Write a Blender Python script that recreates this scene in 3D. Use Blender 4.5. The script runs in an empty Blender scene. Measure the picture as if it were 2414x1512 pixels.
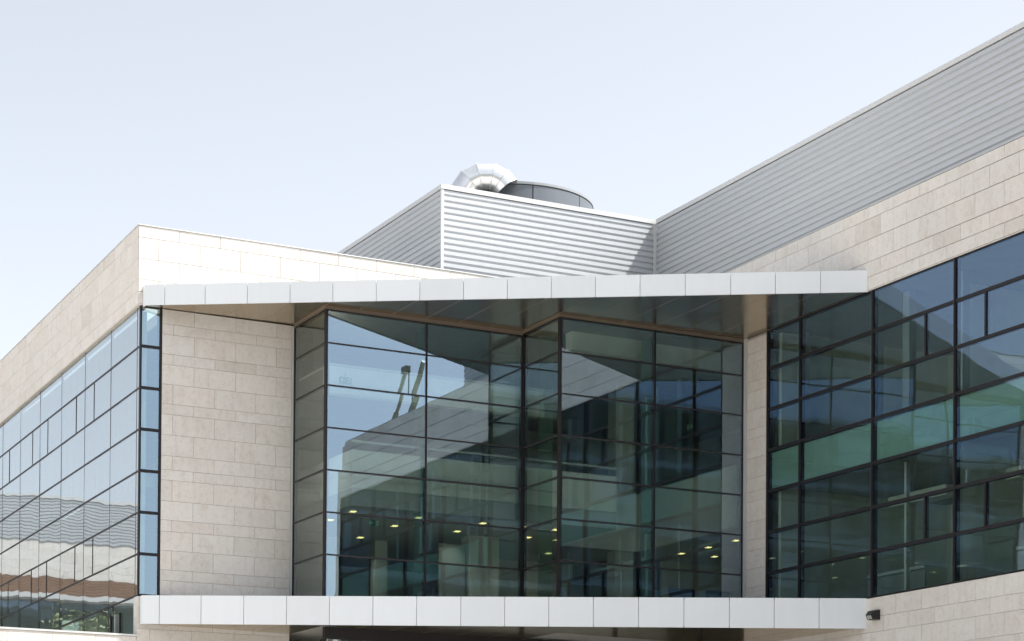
import bpy, bmesh, math, random
from mathutils import Vector, Matrix

random.seed(7)
S = bpy.context.scene
COL = S.collection
EYE = 1.7                     # eye height above the plaza; heights h below are measured from the eye, z = h + EYE


def Z(h):
    return h + EYE


# ------------------------------------------------------------------ camera
cam_d = bpy.data.cameras.new('camera')
cam = bpy.data.objects.new('camera', cam_d)
COL.objects.link(cam)
R_ = Vector((0.8916039870, -0.4527619836, 0.0069940343))
U_ = Vector((-0.0133933825, -0.0109298138, 0.9998505671))
F_ = Vector((0.4526178826, 0.8915644258, 0.0158090800))
M = Matrix((R_, U_, -F_)).transposed().to_4x4()
M.translation = Vector((-14.746, -47.6528, EYE))
cam.matrix_world = M
cam_d.sensor_fit = 'HORIZONTAL'
cam_d.sensor_width = 36.0
cam_d.lens = 4939.0648 / 2414 * 36.0
cam_d.shift_x = (1207 - 1163.9852) / 2414
cam_d.shift_y = (1954.0962 - 756) / 2414
cam_d.clip_start = 0.1
cam_d.clip_end = 3000
S.camera = cam

# ------------------------------------------------------------------ light
SUN = Vector((1.0, -0.58, 1.8145)).normalized()
el = math.asin(SUN.z)
az = math.atan2(SUN.x, SUN.y)          # clockwise from +Y
world = bpy.data.worlds.new('World')
S.world = world
world.use_nodes = True
wn = world.node_tree.nodes
wl = world.node_tree.links
sky = wn.new('ShaderNodeTexSky')
sky.sky_type = 'NISHITA'
sky.sun_disc = False
sky.sun_elevation = el
sky.sun_rotation = az
sky.altitude = 50
sky.air_density = 1.0
sky.dust_density = 1.4
sky.ozone_density = 1.0
bg = wn['Background']
bg.inputs['Strength'].default_value = 0.060
hs = wn.new('ShaderNodeHueSaturation')          # hazy summer sky: paler than the clean-air model, everywhere alike
hs.inputs['Saturation'].default_value = 0.32
wl.new(sky.outputs['Color'], hs.inputs['Color'])
wl.new(hs.outputs['Color'], bg.inputs['Color'])
sun_d = bpy.data.lights.new('sun', 'SUN')
sun_d.energy = 2.55
sun_d.angle = math.radians(0.53)
sun_d.color = (1.0, 0.955, 0.89)
sun = bpy.data.objects.new('sun', sun_d)
COL.objects.link(sun)
sun.rotation_euler = SUN.to_track_quat('Z', 'Y').to_euler()
sun.location = (30, -40, 60)
S.view_settings.view_transform = 'Standard'
S.view_settings.look = 'None'
S.view_settings.gamma = 1
S.view_settings.use_curve_mapping = False
S.view_settings.exposure = 1.97
S.cycles.max_bounces = 14
S.cycles.transparent_max_bounces = 24
S.cycles.glossy_bounces = 6
S.cycles.diffuse_bounces = 5
S.cycles.sample_clamp_indirect = 6.0
S.cycles.caustics_reflective = False


# ------------------------------------------------------------------ materials
def new_mat(name):
    m = bpy.data.materials.new(name)
    m.use_nodes = True
    nt = m.node_tree
    for n in list(nt.nodes):
        nt.nodes.remove(n)
    out = nt.nodes.new('ShaderNodeOutputMaterial')
    return m, nt, out


def noise(nt, vec, scale, detail=4, rough=0.55):
    n = nt.nodes.new('ShaderNodeTexNoise')
    n.inputs['Scale'].default_value = scale
    n.inputs['Detail'].default_value = detail
    n.inputs['Roughness'].default_value = rough
    if vec is not None:
        nt.links.new(vec, n.inputs['Vector'])
    return n.outputs['Fac']


def ramp(nt, fac, stops):
    r = nt.nodes.new('ShaderNodeValToRGB')
    e = r.color_ramp.elements
    while len(e) < len(stops):
        e.new(0.5)
    for x, (p, c) in zip(e, stops):
        x.position = p
        x.color = (c[0], c[1], c[2], 1)
    nt.links.new(fac, r.inputs['Fac'])
    return r.outputs['Color']


def mixrgb(nt, a, b, fac, mode='MIX'):
    m = nt.nodes.new('ShaderNodeMix')
    m.data_type = 'RGBA'
    m.blend_type = mode
    for val, s in ((fac, 0), (a, 6), (b, 7)):
        if hasattr(val, 'links') or hasattr(val, 'is_linked'):
            nt.links.new(val, m.inputs[s])
        elif s == 0:
            m.inputs[0].default_value = val
        else:
            m.inputs[s].default_value = (*val, 1)
    return m.outputs[2]


def math_n(nt, op, a, b):
    n = nt.nodes.new('ShaderNodeMath')
    n.operation = op
    for k, v in ((0, a), (1, b)):
        if hasattr(v, 'is_linked'):
            nt.links.new(v, n.inputs[k])
        else:
            n.inputs[k].default_value = v
    return n.outputs[0]


def world_pos(nt, rnd=True, scale=None):
    """Position in metres, moved by a random offset per object so no two pieces carry the same grain."""
    g = nt.nodes.new('ShaderNodeNewGeometry').outputs['Position']
    if rnd:
        oi = nt.nodes.new('ShaderNodeObjectInfo').outputs['Random']
        c = nt.nodes.new('ShaderNodeCombineXYZ')
        nt.links.new(math_n(nt, 'MULTIPLY', oi, 91.0), c.inputs[0])
        nt.links.new(math_n(nt, 'MULTIPLY', oi, 57.0), c.inputs[1])
        nt.links.new(math_n(nt, 'MULTIPLY', oi, 73.0), c.inputs[2])
        a = nt.nodes.new('ShaderNodeVectorMath')
        a.operation = 'ADD'
        nt.links.new(g, a.inputs[0])
        nt.links.new(c.outputs[0], a.inputs[1])
        g = a.outputs[0]
    if scale:
        mp = nt.nodes.new('ShaderNodeVectorMath')
        mp.operation = 'MULTIPLY'
        nt.links.new(g, mp.inputs[0])
        mp.inputs[1].default_value = scale
        g = mp.outputs[0]
    return g


def principled(nt, out, color, rough=0.5, metal=0.0, spec=0.5, bump=None):
    p = nt.nodes.new('ShaderNodeBsdfPrincipled')
    for key, v in (('Base Color', color), ('Roughness', rough), ('Metallic', metal)):
        if hasattr(v, 'is_linked'):
            nt.links.new(v, p.inputs[key])
        else:
            p.inputs[key].default_value = (*v, 1) if key == 'Base Color' else v
    p.inputs['Specular IOR Level'].default_value = spec
    if bump is not None:
        b = nt.nodes.new('ShaderNodeBump')
        b.inputs['Strength'].default_value = bump[1]
        b.inputs['Distance'].default_value = bump[2]
        nt.links.new(bump[0], b.inputs['Height'])
        nt.links.new(b.outputs[0], p.inputs['Normal'])
    nt.links.new(p.outputs[0], out.inputs[0])
    return p


def plain(name, color, rough=0.5, metal=0.0, var=0.06, scale=3.0, spec=0.5):
    m, nt, out = new_mat(name)
    f = noise(nt, world_pos(nt), scale)
    lo = tuple(c * (1 - var) for c in color)
    hi = tuple(min(1, c * (1 + var)) for c in color)
    principled(nt, out, ramp(nt, f, [(0.3, lo), (0.7, hi)]), rough, metal, spec)
    return m


def stone_mat():
    m, nt, out = new_mat('limestone')
    oi = nt.nodes.new('ShaderNodeObjectInfo').outputs['Random']
    tone = ramp(nt, oi, [(0.0, (0.655, 0.637, 0.604)), (0.25, (0.685, 0.670, 0.645)), (0.5, (0.630, 0.610, 0.575)),
                         (0.75, (0.685, 0.667, 0.632)), (0.93, (0.662, 0.630, 0.592)), (1.0, (0.600, 0.577, 0.540))])
    p = world_pos(nt)
    cloud = noise(nt, p, 1.6, 6, 0.65)
    tone = mixrgb(nt, tone, ramp(nt, cloud, [(0.25, (0.82, 0.80, 0.77)), (0.5, (1, 1, 1)), (0.8, (1.05, 1.04, 1.02))]), 0.55, 'MULTIPLY')
    blot = noise(nt, p, 9.0, 5, 0.7)
    tone = mixrgb(nt, tone, ramp(nt, blot, [(0.36, (0.86, 0.83, 0.80)), (0.5, (1, 1, 1)), (1.0, (1.03, 1.03, 1.03))]), 0.6, 'MULTIPLY')
    speck = noise(nt, p, 46.0, 3, 0.6)
    tone = mixrgb(nt, tone, ramp(nt, speck, [(0.34, (0.86, 0.83, 0.79)), (0.46, (1, 1, 1)), (1.0, (1.04, 1.04, 1.05))]), 0.55, 'MULTIPLY')
    streak = noise(nt, world_pos(nt, True, (5.0, 5.0, 0.35)), 1.6, 5, 0.6)
    tone = mixrgb(nt, tone, ramp(nt, streak, [(0.3, (0.9, 0.88, 0.86)), (0.5, (1, 1, 1))]), 0.55, 'MULTIPLY')
    principled(nt, out, tone, 0.72, 0.0, 0.3, (speck, 0.18, 0.004))
    return m


def metal_sheet(name, color, rough, metal, dirt=0.10):
    m, nt, out = new_mat(name)
    oi = nt.nodes.new('ShaderNodeObjectInfo').outputs['Random']
    v = ramp(nt, oi, [(0, tuple(c * 0.96 for c in color)), (1, tuple(min(1, c * 1.03) for c in color))])
    st = noise(nt, world_pos(nt, True, (4, 4, 0.4)), 1.5, 5, 0.6)
    v = mixrgb(nt, v, ramp(nt, st, [(0.3, (1 - dirt, 1 - dirt, 1 - dirt * 1.1)), (0.55, (1, 1, 1))]), 0.8, 'MULTIPLY')
    f = noise(nt, world_pos(nt), 2.2, 2)
    rg = math_n(nt, 'MULTIPLY_ADD', f, 0.12)
    rg.node.inputs[2].default_value = rough - 0.06
    principled(nt, out, v, rg, metal, 0.5, (noise(nt, world_pos(nt), 0.9, 1), 0.10, 0.004))
    return m


def glass_mat(name, base, refl, trans, wave, wscale, streaks=0.0, dust=0.0):
    """Thin coated pane: Fresnel mirror over a tinted see-through sheet, with the slight waviness of real float glass."""
    m, nt, out = new_mat(name)
    p = world_pos(nt)
    w = noise(nt, p, wscale, 1, 0.4)
    b = nt.nodes.new('ShaderNodeBump')
    b.inputs['Strength'].default_value = 1.0
    b.inputs['Distance'].default_value = wave
    nt.links.new(w, b.inputs['Height'])
    fr = nt.nodes.new('ShaderNodeFresnel')
    fr.inputs['IOR'].default_value = 1.5
    fac = math_n(nt, 'MULTIPLY_ADD', fr.outputs[0], 1 - base)
    fac.node.inputs[2].default_value = base
    fac.node.use_clamp = True
    gl = nt.nodes.new('ShaderNodeBsdfGlossy')
    gl.inputs['Color'].default_value = (*refl, 1)
    gl.inputs['Roughness'].default_value = 0.0
    nt.links.new(b.outputs[0], gl.inputs['Normal'])
    tr = nt.nodes.new('ShaderNodeBsdfTransparent')
    tr.inputs['Color'].default_value = (*trans, 1)
    mx = nt.nodes.new('ShaderNodeMixShader')
    nt.links.new(fac, mx.inputs[0])
    nt.links.new(tr.outputs[0], mx.inputs[1])
    nt.links.new(gl.outputs[0], mx.inputs[2])
    last = mx.outputs[0]
    if streaks > 0 or dust > 0:
        st = noise(nt, world_pos(nt, True, (7, 7, 0.22)), 1.6, 5, 0.65)
        a = ramp(nt, st, [(0.42, (dust, dust, dust)), (0.78, (dust + streaks,) * 3)])
        df = nt.nodes.new('ShaderNodeBsdfDiffuse')
        df.inputs['Color'].default_value = (0.5, 0.49, 0.46, 1)
        m2 = nt.nodes.new('ShaderNodeMixShader')
        nt.links.new(a, m2.inputs[0])
        nt.links.new(last, m2.inputs[1])
        nt.links.new(df.outputs[0], m2.inputs[2])
        last = m2.outputs[0]
    nt.links.new(last, out.inputs[0])
    return m


def clear_mat():
    m, nt, out = new_mat('inner_glass_face')
    tr = nt.nodes.new('ShaderNodeBsdfTransparent')
    tr.inputs['Color'].default_value = (0.97, 0.99, 0.98, 1)
    nt.links.new(tr.outputs[0], out.inputs[0])
    return m


def fin_mat():
    m, nt, out = new_mat('green_glass_fin')
    tr = nt.nodes.new('ShaderNodeBsdfTransparent')
    tr.inputs['Color'].default_value = (0.78, 0.90, 0.85, 1)
    df = nt.nodes.new('ShaderNodeBsdfDiffuse')
    df.inputs['Color'].default_value = (0.30, 0.46, 0.40, 1)
    mx = nt.nodes.new('ShaderNodeMixShader')
    mx.inputs[0].default_value = 0.22
    nt.links.new(tr.outputs[0], mx.inputs[1])
    nt.links.new(df.outputs[0], mx.inputs[2])
    nt.links.new(mx.outputs[0], out.inputs[0])
    return m


def emit_mat(name, color, strength):
    m, nt, out = new_mat(name)
    e = nt.nodes.new('ShaderNodeEmission')
    e.inputs['Color'].default_value = (*color, 1)
    e.inputs['Strength'].default_value = strength
    nt.links.new(e.outputs[0], out.inputs[0])
    return m


def paving_mat():
    m, nt, out = new_mat('warm_paving')
    p = world_pos(nt, False)
    br = nt.nodes.new('ShaderNodeTexBrick')
    nt.links.new(p, br.inputs['Vector'])
    br.inputs['Scale'].default_value = 1.0
    br.inputs['Brick Width'].default_value = 0.8
    br.inputs['Row Height'].default_value = 0.4
    br.inputs['Mortar Size'].default_value = 0.006
    br.inputs['Color1'].default_value = (0.585, 0.555, 0.515, 1)
    br.inputs['Color2'].default_value = (0.545, 0.515, 0.475, 1)
    br.inputs['Mortar'].default_value = (0.2, 0.16, 0.12, 1)
    c = mixrgb(nt, br.outputs[0], ramp(nt, noise(nt, p, 0.5, 6), [(0.3, (0.88, 0.86, 0.84)), (0.6, (1, 1, 1))]), 0.7, 'MULTIPLY')
    principled(nt, out, c, 0.8)
    return m


def leaf_mat():
    m, nt, out = new_mat('leaf')
    f = noise(nt, world_pos(nt, False), 6.0, 3)
    principled(nt, out, ramp(nt, f, [(0.3, (0.07, 0.095, 0.03)), (0.7, (0.12, 0.14, 0.06))]), 0.55)
    return m


def sign_mat(name):
    return plain(name, (0.02, 0.16, 0.09), 0.4)  # plain sign green, no emission


STONE = stone_mat()
JOINT = plain('joint_mortar', (0.40, 0.375, 0.345), 0.9)  # even grey-beige of the joints and backing walls
CLAD = metal_sheet('silver_cladding', (0.495, 0.52, 0.545), 0.5, 0.35, 0.03)
TRIM = metal_sheet('pale_metal_trim', (0.60, 0.61, 0.61), 0.4, 0.2, 0.05)
FASCIA = metal_sheet('white_composite_panel', (0.735, 0.785, 0.825), 0.34, 0.0, 0.025)
SOFFIT = metal_sheet('soffit_composite_panel', (0.57, 0.475, 0.345), 0.2, 0.95, 0.05)
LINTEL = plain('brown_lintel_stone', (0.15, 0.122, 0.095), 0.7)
FRAME = plain('dark_aluminium', (0.017, 0.016, 0.018), 0.5, 0.0, 0.06, 3.0, 0.25)
BRONZE = plain('bronze_grey_aluminium', (0.032, 0.028, 0.030), 0.45, 0.1, 0.06, 3.0, 0.3)
GLASS_F = glass_mat('front_glass', 0.31, (0.62, 0.82, 1.0), (0.80, 0.93, 0.89), 0.0009, 0.8)
GLASS_S = glass_mat('bay_side_glass', 0.27, (0.78, 0.86, 0.84), (0.86, 0.92, 0.85), 0.0012, 0.8)
GLASS_R = glass_mat('right_wing_glass', 0.17, (0.50, 0.71, 1.0), (0.76, 0.90, 0.87), 0.004, 0.75, 0.012, 0.002)
GLASS_L = glass_mat('left_wing_glass', 0.44, (0.88, 0.95, 1.0), (0.40, 0.55, 0.52), 0.008, 0.62, 0.12, 0.03)
CLEAR = clear_mat()
FIN = fin_mat()
SPANDREL = plain('green_back_painted_glass', (0.32, 0.49, 0.425), 0.5, 0, 0.05)
INWALL = plain('interior_plaster', (0.76, 0.78, 0.70), 0.8)
INDARK = plain('interior_grey', (0.36, 0.38, 0.37), 0.8)
CEIL = plain('interior_ceiling', (0.5, 0.51, 0.5), 0.8)
BAND = plain('gallery_front', (0.86, 0.875, 0.83), 0.7)
BANDDK = plain('gallery_slab_edge', (0.48, 0.50, 0.48), 0.7)
CARPET = plain('interior_floor', (0.35, 0.35, 0.34), 0.9)
LIGHT = emit_mat('ceiling_light_glow', (1.0, 0.84, 0.34), 0.48)
GALV = metal_sheet('galvanised_steel', (0.90, 0.915, 0.92), 0.3, 0.85, 0.05)
DRUM = metal_sheet('dark_grey_panel', (0.15, 0.165, 0.185), 0.35, 0.3, 0.05)
RIMM = metal_sheet('grey_rim_metal', (0.32, 0.34, 0.35), 0.35, 0.3, 0.05)
LAMPM = plain('black_powder_coat', (0.012, 0.012, 0.014), 0.35)
BLACK = plain('dark_void', (0.01, 0.01, 0.01), 0.9)
ROOFM = plain('roof_membrane', (0.35, 0.35, 0.34), 0.9)
PAVE = paving_mat()
DECK = plain('white_deck_sheet', (0.74, 0.74, 0.72), 0.7)
BROWN = plain('brown_sunscreen_board', (0.19, 0.115, 0.075), 0.6, 0, 0.12)
LEAF = leaf_mat()
BARK = plain('bark', (0.12, 0.09, 0.06), 0.9)
CRANEM = plain('crane_paint', (0.20, 0.20, 0.15), 0.5)
GREEN = sign_mat('exit_sign_green')
WHITE = plain('white_print', (0.75, 0.78, 0.74), 0.6)
BLUE = plain('blue_notice_board', (0.03, 0.07, 0.20), 0.7)
STEEL = plain('white_painted_steel', (0.6, 0.62, 0.6), 0.5)
TYRE = plain('tyre_rubber', (0.02, 0.02, 0.02), 0.8)

# ------------------------------------------------------------------ object helpers
_mesh = {}


def thing(name, label, cat, loc, group=None):
    o = bpy.data.objects.new(name, None)
    COL.objects.link(o)
    o.location = loc
    o['label'] = label
    o['category'] = cat
    if group:
        o['group'] = group
    return o


def link(name, me, loc, parent):
    o = bpy.data.objects.new(name, me)
    COL.objects.link(o)
    o.location = loc
    if parent is not None:
        off = Vector((0, 0, 0))
        p = parent
        while p is not None:
            off += p.location
            p = p.parent
        o.parent = parent
        o.location = Vector(loc) - off
    return o


def box(name, x0, x1, y0, y1, z0, z1, mat, parent=None):
    d = (round(x1 - x0, 4), round(y1 - y0, 4), round(z1 - z0, 4))
    k = (d, mat.name)
    me = _mesh.get(k)
    if me is None:
        hx, hy, hz = d[0] / 2, d[1] / 2, d[2] / 2
        v = [(sx * hx, sy * hy, sz * hz) for sx in (-1, 1) for sy in (-1, 1) for sz in (-1, 1)]
        f = [(0, 1, 3, 2), (4, 6, 7, 5), (0, 4, 5, 1), (2, 3, 7, 6), (0, 2, 6, 4), (1, 5, 7, 3)]
        me = bpy.data.meshes.new(name)
        me.from_pydata(v, [], f)
        me.materials.append(mat)
        _mesh[k] = me
    return link(name, me, ((x0 + x1) / 2, (y0 + y1) / 2, (z0 + z1) / 2), parent)


def prism(name, poly, z0, z1, mat, parent=None):
    """Vertical prism over a plan polygon; z0/z1 may be callables of (x, y) for a sloping top or bottom."""
    n = len(poly)
    fz0 = z0 if callable(z0) else (lambda x, y: z0)
    fz1 = z1 if callable(z1) else (lambda x, y: z1)
    cx = sum(p[0] for p in poly) / n
    cy = sum(p[1] for p in poly) / n
    cz = fz0(cx, cy)
    v = [(x - cx, y - cy, fz0(x, y) - cz) for x, y in poly] + [(x - cx, y - cy, fz1(x, y) - cz) for x, y in poly]
    f = [tuple(reversed(range(n))), tuple(range(n, 2 * n))] + [(i, (i + 1) % n, n + (i + 1) % n, n + i) for i in range(n)]
    me = bpy.data.meshes.new(name)
    me.from_pydata(v, [], f)
    bm = bmesh.new()
    bm.from_mesh(me)
    bmesh.ops.recalc_face_normals(bm, faces=bm.faces)
    bm.to_mesh(me)
    bm.free()
    me.materials.append(mat)
    return link(name, me, (cx, cy, cz), parent)


class Face:
    """A vertical face: axis 'x' has normal -X (pos = x, runs along y); axis 'y' has normal -Y (pos = y, runs along x)."""

    def __init__(self, axis, pos):
        self.axis, self.pos = axis, pos

    def box(self, name, a0, a1, z0, z1, din, dout, mat, parent):
        p0, p1 = self.pos - dout, self.pos + din
        if self.axis == 'y':
            return box(name, a0, a1, p0, p1, z0, z1, mat, parent)
        return box(name, p0, p1, a0, a1, z0, z1, mat, parent)

    def pane(self, name, a0, a1, z0, z1, mat, parent, back=None):
        """Glass sheet 20 mm thick: the mirror coat is on its outer face."""
        d = (round(a1 - a0, 4), round(z1 - z0, 4))
        k = (d, mat.name, self.axis, back.name if back else '')
        me = _mesh.get(k)
        if me is None:
            ha, hz, t = d[0] / 2, d[1] / 2, 0.01
            pts = [(s, a, z) for s in (-t, t) for a in (-ha, ha) for z in (-hz, hz)]
            if self.axis == 'y':
                v = [(a, s, z) for s, a, z in pts]
            else:
                v = [(s, a, z) for s, a, z in pts]
            f = [(0, 1, 3, 2), (4, 6, 7, 5), (0, 4, 5, 1), (2, 3, 7, 6), (0, 2, 6, 4), (1, 5, 7, 3)]
            me = bpy.data.meshes.new(name)
            me.from_pydata(v, [], f)
            bm = bmesh.new()
            bm.from_mesh(me)
            bmesh.ops.recalc_face_normals(bm, faces=bm.faces)
            bm.to_mesh(me)
            bm.free()
            me.materials.append(mat)
            me.materials.append(back or CLEAR)
            for p in me.polygons:
                nrm = p.normal[1] if self.axis == 'y' else p.normal[0]
                p.material_index = 0 if nrm < -0.5 else 1
            _mesh[k] = me
        a, z = (a0 + a1) / 2, (z0 + z1) / 2
        loc = (a, self.pos + 0.01, z) if self.axis == 'y' else (self.pos + 0.01, a, z)
        o = link(name, me, loc, parent)
        # no two panes are glazed dead flush: each leans by a fraction of a degree
        t1, t2 = random.gauss(0, 0.0011), random.gauss(0, 0.0013)
        o.rotation_euler = (t1, 0, t2) if self.axis == 'y' else (0, t1, t2)
        return o


def courses(face, a_lo, a_hi, hs, start, pitch, parent, mat=STONE, first_odd=False, name='stone_panel', gap=0.0065, single=False):
    """Courses of stone slabs between the heights hs (top to bottom), half bond, open joints."""
    for i in range(len(hs) - 1):
        z1, z0 = Z(hs[i]) - gap / 2, Z(hs[i + 1]) + gap / 2
        off = start + (pitch / 2 if (i % 2 == 1) != first_odd else 0)
        cuts = [a_lo]
        if not single:
            k = math.floor((a_lo - off) / pitch) + 1
            while off + k * pitch < a_hi - 0.06:
                c = off + k * pitch
                if c > a_lo + 0.025:
                    cuts.append(c)
                k += 1
        cuts.append(a_hi)
        for c0, c1 in zip(cuts, cuts[1:]):
            face.box(name, c0 + gap / 2, c1 - gap / 2, z0, z1, 0.03, random.choice((0, 0, 0.0012, 0.0024)), mat, parent)


# plan constants, fitted to the photograph
A1, A2, A3, A4, A5, UR = 0.533, 3.903, 6.524, 9.161, 11.816, 14.441
B1, V2 = 2.0009, -3.8617
FLx, FLy, FRx, FRy = 0.060, -0.200, 14.441, -8.90
ROWB = [6.205 + k for k in range(7)]
HTOP, HT2 = 12.995, 13.035

# ------------------------------------------------------------------ ground
gm = bpy.data.meshes.new('plaza_ground')
gm.from_pydata([(-900, -900, 0), (900, -900, 0), (900, 900, 0), (-900, 900, 0)], [], [(0, 1, 2, 3)])
gm.materials.append(PAVE)
g = link('plaza_ground', gm, (0, 0, 0), None)
g['kind'] = 'structure'
g['label'] = 'warm toned stone paving in front of the building'

# ------------------------------------------------------------------ left stone wing
LW = thing('office_wing', 'pale limestone office wing on the left with its long mirror glass side', 'building', (0, 0, 0))
STONE_H = [13.036, 12.692, 12.446, 11.981, 11.73, 11.265, 10.801, 10.55, 10.065, 9.568, 9.233, 8.989, 8.492, 8.040, 7.769, 7.315,
           6.855, 6.603, 6.257, 5.92, 5.432, 5.10, 4.85, 4.36]
PAR_H = [14.941, 14.661, 14.163, 13.673, 13.374, 13.085]
front = Face('y', -0.03)
side = Face('x', -0.05)
LEN = 29.0
courses(front, -0.048, UR - 0.03, PAR_H, 0.950, 1.022, LW, gap=0.012)
courses(side, 0.002, LEN, PAR_H, 0.55, 1.06, LW, first_odd=True)
w0 = Face('y', 0.0)
courses(w0, A1 + 0.02, A2 - 0.075, STONE_H[:20], 0.305, 1.043, LW)
courses(w0, 0.0, A2 - 0.075, [6.19, 5.92, 5.432, 5.10, 4.85, 4.36], 0.305, 1.043, LW)
box('wall', 0.03, UR - 0.05, 0.004, 0.30, Z(13.10), Z(14.93), JOINT, LW)
box('wall', -0.018, 0.26, 0.32, LEN, Z(13.10), Z(14.93), JOINT, LW)
box('wall', A1 + 0.02, A2 - 0.08, 0.032, 0.30, Z(6.2), Z(13.05), JOINT, LW)
box('wall', 0.05, A2 - 0.08, 0.034, 0.30, 0.0, Z(6.16), JOINT, LW)
box('jamb', A2 - 0.072, A2 - 0.02, -0.012, 0.2, Z(5.6), Z(13.03), TRIM, LW)
# parapet capping
box('coping', -0.065, UR - 0.02, -0.047, 0.34, Z(14.945), Z(14.970), TRIM, LW)
box('coping', -0.064, 0.34, 0.342, LEN, Z(14.945), Z(14.970), TRIM, LW)
box('reveal_lining', -0.046, 0.10, 0.012, LEN, Z(13.062), Z(13.083), STONE, LW)
box('reveal_lining', -0.044, A1, -0.026, 0.010, Z(13.064), Z(13.083), STONE, LW)
# glazing of the long side
gs = Face('x', 0.03)
fv = lambda v: v * (1.098 + 0.0022 * v)
vs = [fv(v) for v in [0.275, 2.410, 4.69, 6.91, 9.10, 11.24, 13.30, 15.4, 17.5, 19.6, 21.7]]
rows = [4.62, 5.233] + [6.215 + 0.982 * k for k in range(7)] + [13.06]
vs2 = [0.02] + vs
for r in range(1, len(rows) - 1):
    gs.box('transom', 0.02, vs[-1], Z(rows[r]) - 0.020, Z(rows[r]) + 0.020, 0.06, 0.012, FRAME, LW)
for v in vs:
    gs.box('mullion', v - 0.011, v + 0.011, Z(4.6), Z(13.06), 0.06, 0.004, FRAME, LW)
cas = {}
for v in (vs[2], vs[4], vs[6], vs[8]):
    for s in (-0.93, 0.90):
        for r in (7, 3):
            gs.box('casement_bar', v + s - 0.014, v + s + 0.014, Z(rows[r]) + 0.023, Z(rows[r + 1]) - 0.023, 0.05, 0.010, FRAME, LW)
            cas.setdefault(r, []).append(v + s)
for r in range(len(rows) - 1):
    for a, b in zip(vs2, vs2[1:]):
        if a < 0.1 and r < 2:
            continue
        cut = [a] + sorted(c for c in cas.get(r, []) if a < c < b) + [b]
        for c0, c1 in zip(cut, cut[1:]):
            gs.pane('glass_pane', c0 + 0.012, c1 - 0.012, Z(rows[r]) + 0.020, Z(rows[r + 1]) - 0.020, GLASS_L, LW)
# stone pier under the corner window
courses(Face('x', 0.0), 0.034, 0.30, [6.19, 5.68, 5.30, 4.85, 4.36], 9, 5, LW, single=True)
# corner window on the front
gf = Face('y', 0.03)
for r in range(2, len(rows)):
    gf.box('transom', 0.034, A1 - 0.02, Z(rows[r]) - 0.035, Z(rows[r]) + 0.035, 0.06, 0.018, FRAME, LW)
gf.box('mullion', 0.018, 0.060, Z(6.19), Z(13.06), 0.06, 0.022, FRAME, LW)
gf.box('mullion', A1 - 0.035, A1 + 0.018, Z(6.19), Z(13.06), 0.2, 0.028, FRAME, LW)
for r in range(2, len(rows) - 1):
    gf.pane('glass_pane', 0.06, A1 - 0.035, Z(rows[r]) + 0.035, Z(rows[r + 1]) - 0.035, GLASS_F, LW)
# rooms behind the glass
for h0, h1 in ((4.3, 4.55), (8.85, 9.12)):
    box('floor_slab', 0.12, 6.0, 0.36, LEN, Z(h0), Z(h1), INDARK, LW)
box('roof', 1.0, UR, 0.36, LEN, Z(13.12), Z(13.40), ROOFM, LW)
box('inner_wall', 5.9, 6.1, 8.1, LEN, 0, Z(13.1), INWALL, LW)
box('inner_wall', 1.6, A2 - 0.08, 3.0, 3.2, 0, Z(13.1), INWALL, LW)
box('blind', 0.14, 0.16, 0.5, LEN, Z(9.3), Z(12.9), STEEL, LW)
box('blind', 0.13, 0.27, 0.30, 0.33, Z(6.3), Z(13.0), STEEL, LW)
box('wall', 0.05, 6.0, LEN, LEN + 0.3, 0, Z(14.93), STONE, LW)
box('wall', 0.0, 0.3, LEN + 0.3, 50.2, 0, Z(14.93), STONE, LW)
box('door_frame', -0.01, 0.024, 1.50, 1.56, Z(4.6), Z(5.95), FRAME, LW)
box('door_frame', -0.01, 0.024, 2.33, 2.385, Z(4.6), Z(5.95), FRAME, LW)
box('door_post', -0.03, 0.02, 1.87, 1.91, Z(4.6), Z(5.95), TRIM, LW)

# the long side is not quite square to the front: it swings out by 1.5 degrees about the corner
SWING = 0.027
for o in list(LW.children):
    if o.name.split('.')[0] in ('roof', 'coping', 'wall', 'stone_panel', 'jamb', 'reveal_lining', 'transom', 'mullion', 'glass_pane'):
        is_side = o.location.x < 0.35 and o.location.y > 0.06 and o.name.split('.')[0] != 'roof'
    else:
        is_side = o.location.y > 1.0
    if is_side:
        x, y = o.location.x, o.location.y
        c, t = math.cos(SWING), math.sin(SWING)
        o.location.x, o.location.y = x * c + y * t, -x * t + y * c
        o.rotation_euler.z -= SWING

# terrace wall in front of the left wing
TW = thing('terrace_wall', 'low sunlit limestone parapet wall under the mirror glass at lower left', 'wall', (-12, 0.1, 0))
courses(Face('y', -0.002), -26.0, -0.004, [5.235, 4.97, 4.47, 4.14, 3.6], 0.03, 1.022, TW)
box('wall', -26.0, -0.006, 0.03, 0.26, 0, Z(5.23), JOINT, TW)
box('coping', -26.0, -0.004, -0.022, 0.29, Z(5.24), Z(5.285), TRIM, TW)
box('terrace_deck', -26.0, -0.07, 0.30, 50.0, Z(4.2), Z(4.5), PAVE, TW)

# ------------------------------------------------------------------ glazed atrium bays
AT = thing('glazed_atrium', 'recessed atrium of two stepped blue green glass bays between the white canopies', 'building', (9.2, -1.0, 0))
F1, F2, F3, F4 = Face('x', A2), Face('y', -B1), Face('x', A4), Face('y', V2)


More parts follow.
